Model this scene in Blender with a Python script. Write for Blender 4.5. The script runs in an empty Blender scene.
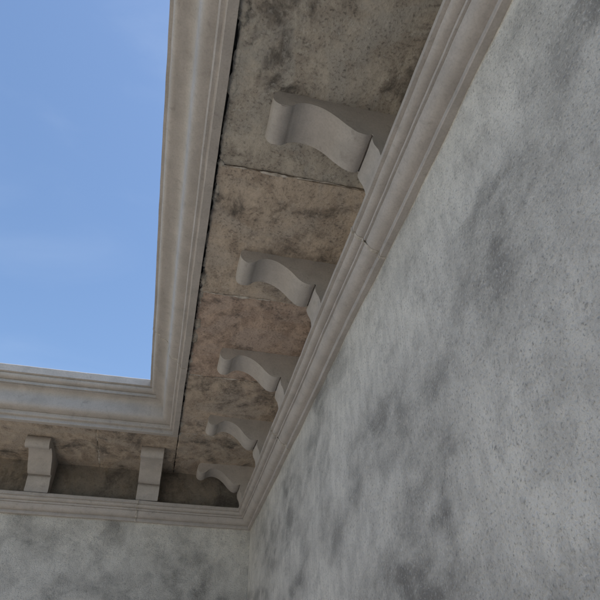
import bpy, bmesh, math, random
from mathutils import Vector, Matrix, noise
random.seed(7)
S=bpy.context.scene
EYE=1.6
W=1.0; D=7.09; H=2.8
X0=-7.0; Y0=-5.0
SK=.0045   # the side wall is about a quarter of a degree out of square
def wx(y): return -SK*(D-y)

# ---------------------------------------------------------------- node helpers
class NT:
    def __init__(s,name):
        s.m=bpy.data.materials.new(name); s.m.use_nodes=True
        s.t=s.m.node_tree; s.t.nodes.clear()
        s.out=s.n('ShaderNodeOutputMaterial'); s.b=s.n('ShaderNodeBsdfPrincipled')
        s.l(s.b.outputs[0],s.out.inputs[0])
        s.pos=s.n('ShaderNodeNewGeometry').outputs['Position']
    def n(s,t): return s.t.nodes.new(t)
    def l(s,a,b): s.t.links.new(a,b)
    def mapping(s,scale=(1,1,1),rot=(0,0,0),loc=(0,0,0)):
        m=s.n('ShaderNodeMapping'); s.l(s.pos,m.inputs[0])
        m.inputs['Scale'].default_value=scale; m.inputs['Rotation'].default_value=rot; m.inputs['Location'].default_value=loc
        return m.outputs[0]
    def noise(s,scale,detail=5,rough=.6,dist=0,vec=None):
        n=s.n('ShaderNodeTexNoise'); s.l(vec or s.pos,n.inputs['Vector'])
        n.inputs['Scale'].default_value=scale; n.inputs['Detail'].default_value=detail
        n.inputs['Roughness'].default_value=rough; n.inputs['Distortion'].default_value=dist
        return n.outputs['Fac']
    def ramp(s,f,a,b,va=0,vb=1):
        n=s.n('ShaderNodeMapRange'); n.interpolation_type='SMOOTHSTEP'
        s.l(f,n.inputs[0])
        for i,v in zip((1,2,3,4),(a,b,va,vb)): n.inputs[i].default_value=v
        return n.outputs[0]
    def math(s,op,a,b=None):
        n=s.n('ShaderNodeMath'); n.operation=op
        for i,v in enumerate((a,b)):
            if v is None: continue
            if isinstance(v,(int,float)): n.inputs[i].default_value=v
            else: s.l(v,n.inputs[i])
        return n.outputs[0]
    def mix(s,f,a,b,mode='MIX'):
        n=s.n('ShaderNodeMix'); n.data_type='RGBA'; n.blend_type=mode
        if isinstance(f,(int,float)): n.inputs[0].default_value=f
        else: s.l(f,n.inputs[0])
        for i,v in ((6,a),(7,b)):
            if isinstance(v,tuple): n.inputs[i].default_value=(*v,1)
            else: s.l(v,n.inputs[i])
        return n.outputs[2]
    def bump(s,h,strength,dist,prev=None):
        n=s.n('ShaderNodeBump'); n.inputs['Strength'].default_value=strength; n.inputs['Distance'].default_value=dist
        s.l(h,n.inputs['Height'])
        if prev: s.l(prev,n.inputs['Normal'])
        return n.outputs[0]
    def done(s,col,rough=.9,normal=None,spec=.2):
        s.l(col,s.b.inputs['Base Color'])
        s.b.inputs['Roughness'].default_value=rough
        s.b.inputs['Specular IOR Level'].default_value=spec
        if normal: s.l(normal,s.b.inputs['Normal'])
        return s.m

def mat_stucco():
    t=NT('stucco_render')
    big=t.noise(1.25,3,.5,.3,vec=t.mapping(scale=(1,.8,1.25),rot=(math.radians(-25),0,0),loc=(0,.6,.3)))
    med=t.noise(4.2,5,.6,.3,vec=t.mapping(scale=(1,.75,1.2),rot=(math.radians(-40),0,0)))
    stroke=t.noise(9,4,.65,.2,vec=t.mapping(scale=(1,1.5,.6),rot=(math.radians(20),0,0),loc=(4,2,1)))
    fine=t.noise(100,2,.6)
    lump=t.noise(36,3,.6)
    m1=t.math('MULTIPLY',t.ramp(big,.42,.70),t.ramp(med,.32,.64,.15,1))
    col=t.mix(t.ramp(big,.28,.52),(.82,.78,.69),(.71,.675,.60))
    col=t.mix(t.ramp(stroke,.40,.64,0,.5),col,(.51,.485,.435))
    col=t.mix(t.ramp(med,.50,.68,0,.40),col,(.41,.39,.35))
    col=t.mix(t.math('MULTIPLY',m1,.95),col,(.235,.224,.20))
    col=t.mix(t.math('MULTIPLY',t.ramp(lump,.52,.68),t.ramp(med,.38,.62,.08,.28)),col,(.23,.22,.20))
    col=t.mix(t.ramp(fine,.55,.76,0,.62),col,(.21,.20,.18))
    col=t.mix(t.ramp(fine,.46,.28,0,.35),col,(.87,.835,.76))
    n=t.bump(lump,.7,.012)
    n=t.bump(fine,1,.008,n)
    return t.done(col,.95,n)

def mat_soffit():
    t=NT('board_marked_concrete')
    a=t.n('ShaderNodeVertexColor'); a.layer_name='tint'
    big=t.noise(2.1,6,.68,.6)
    med=t.noise(7,6,.7,.4,vec=t.mapping(scale=(1,.6,1)))
    fine=t.noise(60,3,.65)
    oth=t.noise(1.7,5,.66,.8,vec=t.mapping(loc=(3,5,1)))
    base=t.mix(t.ramp(med,.32,.66),(.60,.54,.46),(.36,.315,.265))
    col=t.mix(t.math('MULTIPLY',t.ramp(oth,.44,.60),.75),base,(.48,.455,.415))
    col=t.mix(1.0,col,a.outputs[0],'MULTIPLY')
    col=t.mix(t.math('MULTIPLY',t.ramp(big,.48,.65),t.ramp(med,.36,.60,.25,.9)),col,(.09,.08,.07))
    col=t.mix(t.math('MULTIPLY',t.ramp(fine,.50,.68),t.ramp(med,.35,.6,.2,.7)),col,(.12,.105,.09))
    pale=t.math('MULTIPLY',t.ramp(t.noise(19,6,.75,vec=t.mapping(loc=(9,1,4))),.54,.70),.45)
    col=t.mix(pale,col,t.mix(1.0,(.70,.67,.61),a.outputs[0],'MULTIPLY'))
    n=t.bump(med,.6,.015)
    n=t.bump(fine,.8,.005,n)
    return t.done(col,.93,n)

def mat_cast(name,base,dark,grain=1.0):
    t=NT(name)
    info=t.n('ShaderNodeObjectInfo')
    med=t.noise(5,5,.65,.3)
    fine=t.noise(90,3,.6)
    col=t.mix(t.ramp(med,.35,.68),base,tuple(c*.84 for c in base))
    col=t.mix(t.math('MULTIPLY',t.ramp(t.noise(13,6,.72,.5),.54,.74),.5),col,dark)
    col=t.mix(t.ramp(fine,.4,.68,0,.2),col,dark)
    v=t.ramp(info.outputs['Random'],0,1,.94,1.05)
    cmb=t.n('ShaderNodeCombineColor')
    for i in range(3): t.l(v,cmb.inputs[i])
    col=t.mix(1.0,col,cmb.outputs[0],'MULTIPLY')
    n=t.bump(med,.3,.012)
    n=t.bump(fine,.4*grain,.0025,n)
    return t.done(col,.65,n,.4)

def mat_simple(name,c1,c2,scale):
    t=NT(name)
    return t.done(t.mix(t.ramp(t.noise(scale,4,.65),.35,.65),c1,c2),.95)

STUCCO=mat_stucco(); SOFF=mat_soffit()
CAST=mat_cast('cast_stone_taupe',(.50,.455,.41),(.23,.20,.175))
CORB=mat_cast('cast_stone_corbel',(.51,.468,.425),(.24,.212,.185))
MORT=mat_simple('mortar_joint_mat',(.62,.57,.50),(.34,.30,.25),25)
DARK=mat_simple('slab_concrete',(.13,.12,.105),(.07,.063,.055),6)
GRND=mat_simple('pale_paving',(.72,.68,.62),(.66,.625,.565),1.5)

def finish(name,me,mat,parent=None,smooth=None):
    bm=bmesh.new(); bm.from_mesh(me); bmesh.ops.recalc_face_normals(bm,faces=bm.faces); bm.to_mesh(me); bm.free()
    me.materials.append(mat); me.update()
    if smooth:
        me.shade_smooth(); me.set_sharp_from_angle(angle=math.radians(smooth))
    o=bpy.data.objects.new(name,me); S.collection.objects.link(o)
    if parent: o.parent=parent
    return o
def mkobj(name,verts,faces,mat,parent=None,smooth=None):
    me=bpy.data.meshes.new(name); me.from_pydata([tuple(v) for v in verts],[],faces)
    return finish(name,me,mat,parent,smooth)
def tint(o,c):
    ca=o.data.color_attributes.new('tint','FLOAT_COLOR','POINT')
    for d in ca.data: d.color=(*c,1)
    return o
def box(name,a,b,mat,parent=None):
    (x0,y0,z0),(x1,y1,z1)=a,b
    v=[(x,y,z) for x in (x0,x1) for y in (y0,y1) for z in (z0,z1)]
    f=[(0,1,3,2),(4,6,7,5),(0,4,5,1),(2,3,7,6),(0,2,6,4),(1,5,7,3)]
    return mkobj(name,v,f,mat,parent)

def nz(p,s,a,seed=0.0):
    return noise.noise(Vector(p)*s+Vector((seed,seed*2,seed*3)))*a

# ---------------------------------------------------------------- walls (gently uneven face)
def wall(name,axis):
    verts=[];faces=[]
    st=.06
    n=int(((D-Y0) if axis=='x' else (W-X0))/st); m=int((H+EYE)/st)
    for j in range(n+1):
        for k in range(m+1):
            z=(H+EYE+.01)*k/m
            if axis=='x':
                y=Y0+(D-Y0)*j/n
                d=nz((1,y,z),1.1,.012)+nz((1,y,z),4,.005,3)
                verts.append((W+wx(y)+d+.004,y,z))
            else:
                x=X0+(W+.02-X0)*j/n
                d=nz((x,9,z),1.1,.012)+nz((x,9,z),4,.005,3)
                verts.append((x,D+d+.004,z))
    for j in range(n):
        for k in range(m):
            a=j*(m+1)+k; faces.append((a,a+1,a+m+2,a+m+1))
    return mkobj(name,verts,faces,STUCCO,None,60)
wr=wall('stucco_wall','x'); wf=wall('stucco_wall.001','y')
box('wall_core',(W+.03,Y0,0),(W+.3,D+.3,H+EYE+.02),DARK,wr)
box('wall_core',(X0,D+.03,0),(W+.028,D+.3,H+EYE+.015),DARK,wf)
# darker-tinted band in the soffit material at the wall head between cornice and soffit
tint(box('wall_head_band',(X0,D-.016,EYE+2.34),(W-.06,D+.02,EYE+H+.012),SOFF,wf),(.50,.47,.43))
# unseen walls added to shape the light: sunlit bounce, and a sky blocker
box('added_bounce_wall',(X0-.3,Y0-.3,0),(X0-.002,D+.298,H+EYE+.3),STUCCO)
box('added_blocker_wall',(X0,Y0-.298,0),(W+.298,Y0-.004,H+EYE+.32),STUCCO)

# ---------------------------------------------------------------- soffit panels
DI=5.98   # inner line of the eave moulding on the far side
sv=[];sf=[];tints=[]
def panel(xa,xb,ya,yb,tint,dz,tx,ty,crackx=False,cracky=False):
    st=.022; g=.0006
    n=max(2,int((xb-xa)/st)); m=max(2,int((yb-ya)/st)); base=len(sv)
    for i in range(n+1):
        for j in range(m+1):
            x=xa+(xb-xa)*i/n; y=ya+(yb-ya)*j/m
            ex=ey=0
            if i in(0,n):
                k=2.2 if (crackx and i==0) else .8
                ex=(g+abs(nz((x,y,0),3,.012,5))*k+abs(nz((x,y,0),21,.009,8))*k)*(1 if i==0 else -1)
            if j in(0,m):
                k=2.2 if (cracky and j==0) else .7
                ey=(g+abs(nz((x,y,0),5,.009,6))*k+abs(nz((x,y,0),23,.006,7))*k)*(1 if j==0 else -1)
            z=H+dz+tx*(x-(xa+xb)/2)+ty*(y-(ya+yb)/2)+nz((x,y,0),2.2,.010)+nz((x,y,0),12,.005,2)
            if i in(0,n) or j in(0,m): z+=.003+abs(nz((x,y,0),20,.006,9))
            sv.append((x+ex,y+ey,z+EYE)); tints.append(tint)
    for i in range(n):
        for j in range(m):
            a=base+i*(m+1)+j; sf.append((a,a+m+1,a+m+2,a+1))
    loop=[base+j for j in range(m+1)]+[base+i*(m+1)+m for i in range(1,n+1)]+[base+n*(m+1)+j for j in range(m-1,-1,-1)]+[base+i*(m+1) for i in range(n-1,0,-1)]
    b2=len(sv)
    for v in loop:
        p=sv[v]; sv.append((p[0],p[1],H+EYE+.05)); tints.append(tuple(c*.5 for c in tint))
    L=len(loop)
    for i in range(L): sf.append((loop[i],loop[(i+1)%L],b2+(i+1)%L,b2+i))
seams=[2.25-1.225*k for k in range(5,0,-1)]+[2.25,3.475,4.70,5.93]
T=[(.95,.97,.98),(.9,.93,.95),(1,1,1),(.95,.95,.92),(.90,.90,.88),(.90,.895,.87),(1.0,.92,.85),(1.03,.87,.80),(.98,.89,.82)]
prev=Y0
for k,s in enumerate(seams):
    panel(.006,W+.02,prev,s,T[k%len(T)],(-.006,.005)[k%2]+random.uniform(-.003,.003),random.uniform(-.006,.006),random.uniform(-.006,.006),True); prev=s
panel(.006,W+.02,prev,D+.02,(.90,.82,.75),.002,0,.003,True)
fx=[.006,-.86,-2.08,-3.3,-4.52,-5.74,X0]
for k in range(6):
    panel(fx[k+1],fx[k],DI+.008,D+.02,random.choice([(.86,.83,.79),(.92,.85,.78),(.90,.82,.75)]),random.uniform(-.004,.004),0,0,False,True)
so=mkobj('concrete_soffit',sv,sf,SOFF)
ca=so.data.color_attributes.new('tint','FLOAT_COLOR','POINT')
for i,t in enumerate(tints): ca.data[i].color=(*t,1)
box('roof_slab',(-.03,Y0,H+EYE+.045),(W+.3,D+.3,H+EYE+.34),DARK,so)
box('roof_slab_wing',(X0,DI-.03,H+EYE+.047),(-.032,D+.298,H+EYE+.338),DARK,so)
# cement squeezed out along the seams and along the eave moulding
def bead(name,a,b,r,seed,off,mat):
    a=Vector(a);b=Vector(b); L=(b-a).length; n=int(L/.012); d=(b-a).normalized(); s=d.cross(Vector((0,0,1)))
    vs=[];fs=[];K=6
    for i in range(n+1):
        p=a+d*(L*i/n); rr=r*(.15+1.5*abs(nz(p,5,1.6,seed))+nz(p,35,.8,seed+1)); rr=max(rr,.0008)
        p=p+s*nz(p,3,.016,seed+2)+s*nz(p,18,.008,seed+3)+Vector((0,0,off+nz(p,6,.004,seed+4)))
        for k in range(K):
            an=2*math.pi*k/K; vs.append(p+s*math.cos(an)*rr*1.5+Vector((0,0,math.sin(an)*rr*.8)))
    for i in range(n):
        for k in range(K): fs.append((i*K+k,i*K+(k+1)%K,(i+1)*K+(k+1)%K,(i+1)*K+k))
    return mkobj(name,vs,fs,mat,so,60)
for k,s in enumerate(seams):
    bead('seam_cement',(.03,s,H+EYE),(W-.02,s+.004,H+EYE),.006,k*2.3,.003,MORT)
for k,x in enumerate(fx[1:6]):
    bead('seam_cement',(x,DI+.03,H+EYE),(x,D-.02,H+EYE),.006,k*3.3+9,.003,MORT)
tint(bead('edge_cement',(.032,Y0,H+EYE),(.022,DI+.03,H+EYE),.014,50,.004,SOFF),(1.05,1.04,1.0))
tint(bead('edge_cement',(.020,Y0,H+EYE),(.014,DI+.03,H+EYE),.009,80,.012,SOFF),(.8,.78,.75))

# ---------------------------------------------------------------- swept mouldings
def arc(cx,cy,rx,ry,a0,a1,n):
    return [(cx+rx*math.cos(math.radians(a0+(a1-a0)*i/n)),cy+ry*math.sin(math.radians(a0+(a1-a0)*i/n))) for i in range(n+1)]
def sweep(name,prof,cx,cy,zb,mat,parent=None,jit=1.0,rng=None,seed=0,skew=False):
    st=.05; P=len(prof); verts=[];faces=[]
    def station(leg,s):
        return [((cx-p,s,zb+h) if leg==0 else (s,cy-p,zb+h)) for p,h in prof]
    rings=[]
    if rng is None:
        n=int((cy-.5-Y0)/st)
        for i in range(n+1): rings.append(station(0,Y0+(cy-.5-Y0)*i/n))
        for i in range(1,11):
            f=i/10; rings.append([(cx-p,(cy-.5)+(.5-p)*f,zb+h) for p,h in prof])
        for i in range(1,11):
            f=i/10; rings.append([(cx-p+(-.5+p)*f,cy-p,zb+h) for p,h in prof])
        m=int((cx-.5-X0)/st)
        for i in range(1,m+1): rings.append(station(1,cx-.5+(X0-cx+.5)*i/m))
    else:
        leg,a,b=rng
        rings=[station(leg,a+(b-a)*i/3) for i in range(4)]
    for r in rings:
        for v in r:
            dx=nz(v,1.1,.004,seed)+nz(v,9,.0018*jit,seed+1); dz=nz(v,1.1,.004,seed+2)+nz(v,9,.0018*jit,seed+3)
            sk=wx(v[1]) if skew and v[0]>.3 else 0
            verts.append((v[0]+dx+sk,v[1]+dx,v[2]+dz+EYE))
    for i in range(len(rings)-1):
        for j in range(P):
            a=i*P+j; b=i*P+(j+1)%P
            faces.append((a,b,b+P,a+P))
    faces.append(tuple(range(P))); faces.append(tuple((len(rings)-1)*P+j for j in range(P)))
    return mkobj(name,verts,faces,mat,parent,32)
def grow(prof,d):
    n=len(prof); out=[]
    for i in range(n):
        a=Vector(prof[i-1]);b=Vector(prof[i]);c=Vector(prof[(i+1)%n])
        t=(c-a)
        if t.length<1e-6: t=Vector((1,0))
        t.normalize(); out.append((b.x+t.y*d,b.y-t.x*d))
    return out

# wall cornice
cp=[(-.02,0),(.030,0),(.034,.004),(.034,.030),(.031,.036),(.044,.038)]
cp+=arc(.044,.105,.062,.067,-90,-8,8)[1:]
cp+=[(.102,.100),(.117,.100),(.119,.116),(.116,.122),(.128,.122)]
cp+=arc(.128,.152,.036,.030,-90,-10,6)[1:]
cp+=[(.160,.156),(.180,.158),(.180,.190),(.174,.196),(-.02,.198)]
ZC=2.188
cor=sweep('wall_cornice',cp,W,D,ZC,CAST,skew=True)
for leg,s in ((0,2.18),(0,4.74),(0,-.4),(1,-.35),(1,-2.9)):
    sweep('mortar_joint',grow(cp,.005),W,D,ZC,MORT,cor,2.5,(leg,s,s+.020),skew=True)

# eave moulding
ep=[(0,-.030),(.052,-.032),(.058,-.028),(.058,.010),(.066,.014),(.085,.012),(.094,.020),(.096,.052),(.092,.058),(.112,.060)]
n=18
for i in range(1,n+1):
    f=i/n
    ep.append((.112+.160*(f+.135*math.sin(2*math.pi*f)), .060+.195*(f-.135*math.sin(2*math.pi*f))))
ep+=[(.268,.262),(.286,.264),(.286,.292),(.280,.300),(.302,.302)]
ep+=arc(.302,.340,.038,.038,-90,-5,7)[1:]
ep+=[(.334,.346),(.362,.350),(.362,.425),(.354,.433),(0,.433)]
eav=sweep('eave_molding',ep,0,DI,H,CAST,seed=4)
for leg,s in ((0,4.55),(0,1.0),(1,-2.2)):
    sweep('mortar_joint',grow(ep,.0035),0,DI,H,MORT,eav,2.5,(leg,s,s+.015),seed=4)

# ---------------------------------------------------------------- corbels
def catmull(p,n=8):
    out=[]; q=[p[0]]+p+[p[-1]]
    for i in range(1,len(q)-2):
        a,b,c,d=[Vector(v) for v in q[i-1:i+3]]
        for k in range(n):
            t=k/n
            out.append(tuple(.5*((2*b)+(c-a)*t+(2*a-5*b+4*c-d)*t*t+(-a+3*b-3*c+d)*t**3)))
    out.append(p[-1]); return out
def corbel_profile():
    pr=[(.0,-.012),(.745,-.012)]
    pr+=arc(.712,.052,.068,.066,-60,150,22)
    pr+=catmull([(.642,.080),(.60,.062),(.54,.060),(.47,.082),(.40,.130),(.345,.184),(.295,.222),(.245,.235),(.205,.224)],6)
    pr+=[(.192,.206)]
    pr+=catmull([(.194,.226),(.205,.255),(.198,.30),(.178,.345),(.168,.408)],5)
    pr+=[(0,.408)]
    return pr
CPF=corbel_profile()
CW=.25
idx=0
def corbel(place,fl):
    global idx
    name='scroll_corbel' if idx==0 else 'scroll_corbel.%03d'%idx
    seed=idx*3.1; idx+=1
    K=7; bm=bmesh.new(); rows=[]
    for k in range(K+1):
        w=CW*k/K
        rows.append([bm.verts.new((d*(1 if d<.2 else (.2+(d-.2)*fl)/d),w,-h)) for d,h in CPF])
    P=len(CPF)
    for k in range(K):
        for j in range(P):
            bm.faces.new((rows[k][j],rows[k][(j+1)%P],rows[k+1][(j+1)%P],rows[k+1][j]))
    c0=bm.faces.new(rows[0]); c1=bm.faces.new(rows[K])
    bmesh.ops.bevel(bm,geom=list(set(c0.edges)|set(c1.edges)),offset=.005,segments=2,affect='EDGES',clamp_overlap=True)
    for v in bm.verts:
        c=v.co.copy()
        v.co+=Vector((nz(c,6,.005,seed),nz(c,6,.005,seed+1),nz(c,6,.004,seed+2)))+Vector((nz(c,30,.0016,seed),)*3)
    me=bpy.data.meshes.new(name); bm.to_mesh(me); bm.free()
    me.transform(place)
    return finish(name,me,CORB,None,35)
YS=[1.70,2.945,4.19,5.44,6.68,.48,-.75,-1.98,-3.2]
for y in YS:
    r=Matrix.Translation((W+wx(y),y,H+EYE))@Matrix.Rotation(random.uniform(-.012,.012),4,'Z')@Matrix(((-1,0,0,0),(0,1,0,0),(0,0,1,0),(0,0,0,1)))
    corbel(r,.92 if y<5 else .89)
for x in (-.25,-1.47,-2.69,-3.91,-5.13,-6.35):
    corbel(Matrix(((0,1,0,x-CW/2),(-1,0,0,D),(0,0,1,H+EYE),(0,0,0,1))),.97)

# ---------------------------------------------------------------- ground
mkobj('ground',[(-800,-800,0),(800,-800,0),(800,800,0),(-800,800,0)],[(0,1,2,3)],GRND)

# ---------------------------------------------------------------- light
EL=math.radians(68); AZ=math.radians(98)
sd=Vector((math.sin(AZ)*math.cos(EL),math.cos(AZ)*math.cos(EL),math.sin(EL)))
sun=bpy.data.lights.new('sun','SUN'); sun.energy=5; sun.angle=math.radians(.5); sun.color=(1,.94,.84)
so_=bpy.data.objects.new('sun',sun); so_.rotation_euler=sd.to_track_quat('Z','Y').to_euler(); S.collection.objects.link(so_)
w=bpy.data.worlds.new('World'); S.world=w; w.use_nodes=True
nt=w.node_tree; bg=nt.nodes['Background']
sk=nt.nodes.new('ShaderNodeTexSky'); sk.sky_type='NISHITA'; sk.sun_disc=False
sk.sun_elevation=EL; sk.sun_rotation=AZ; sk.dust_density=.5; sk.air_density=1.15; sk.ozone_density=2.0
tc=nt.nodes.new('ShaderNodeTexCoord'); mp=nt.nodes.new('ShaderNodeMapping'); mp.inputs['Scale'].default_value=(1,1.2,3.0); mp.inputs['Location'].default_value=(2,1,0)
no=nt.nodes.new('ShaderNodeTexNoise'); no.inputs['Scale'].default_value=2.0; no.inputs['Detail'].default_value=6; no.inputs['Distortion'].default_value=.6
mr=nt.nodes.new('ShaderNodeMapRange'); mr.interpolation_type='SMOOTHSTEP'
for i,v in zip((1,2,3,4),(.48,.85,.0,.22)): mr.inputs[i].default_value=v
hs=nt.nodes.new('ShaderNodeHueSaturation'); hs.inputs['Saturation'].default_value=1.04; hs.inputs['Value'].default_value=1.28
mx=nt.nodes.new('ShaderNodeMix'); mx.data_type='RGBA'; mx.inputs[7].default_value=(5.2,6.0,7.2,1)
L=nt.links.new
L(tc.outputs['Generated'],mp.inputs[0]); L(mp.outputs[0],no.inputs['Vector']); L(no.outputs['Fac'],mr.inputs[0])
L(sk.outputs[0],hs.inputs['Color'])
L(mr.outputs[0],mx.inputs[0]); L(hs.outputs[0],mx.inputs[6]); L(mx.outputs[2],bg.inputs[0])
bg.inputs[1].default_value=.15

# ---------------------------------------------------------------- camera
cam=bpy.data.cameras.new('camera'); co=bpy.data.objects.new('camera',cam); S.collection.objects.link(co)
R=Vector((.9751,-.2217,0)).normalized(); F=Vector((.173,.7608,.6255)).normalized()
U=R.cross(F).normalized()
co.matrix_world=Matrix((( R.x,U.x,-F.x,0),(R.y,U.y,-F.y,0),(R.z,U.z,-F.z,EYE),(0,0,0,1)))
cam.sensor_width=36; cam.lens=36*580/600; cam.clip_start=.05; cam.clip_end=3000
S.camera=co
S.view_settings.view_transform='Standard'; S.view_settings.look='None'; S.view_settings.exposure=0
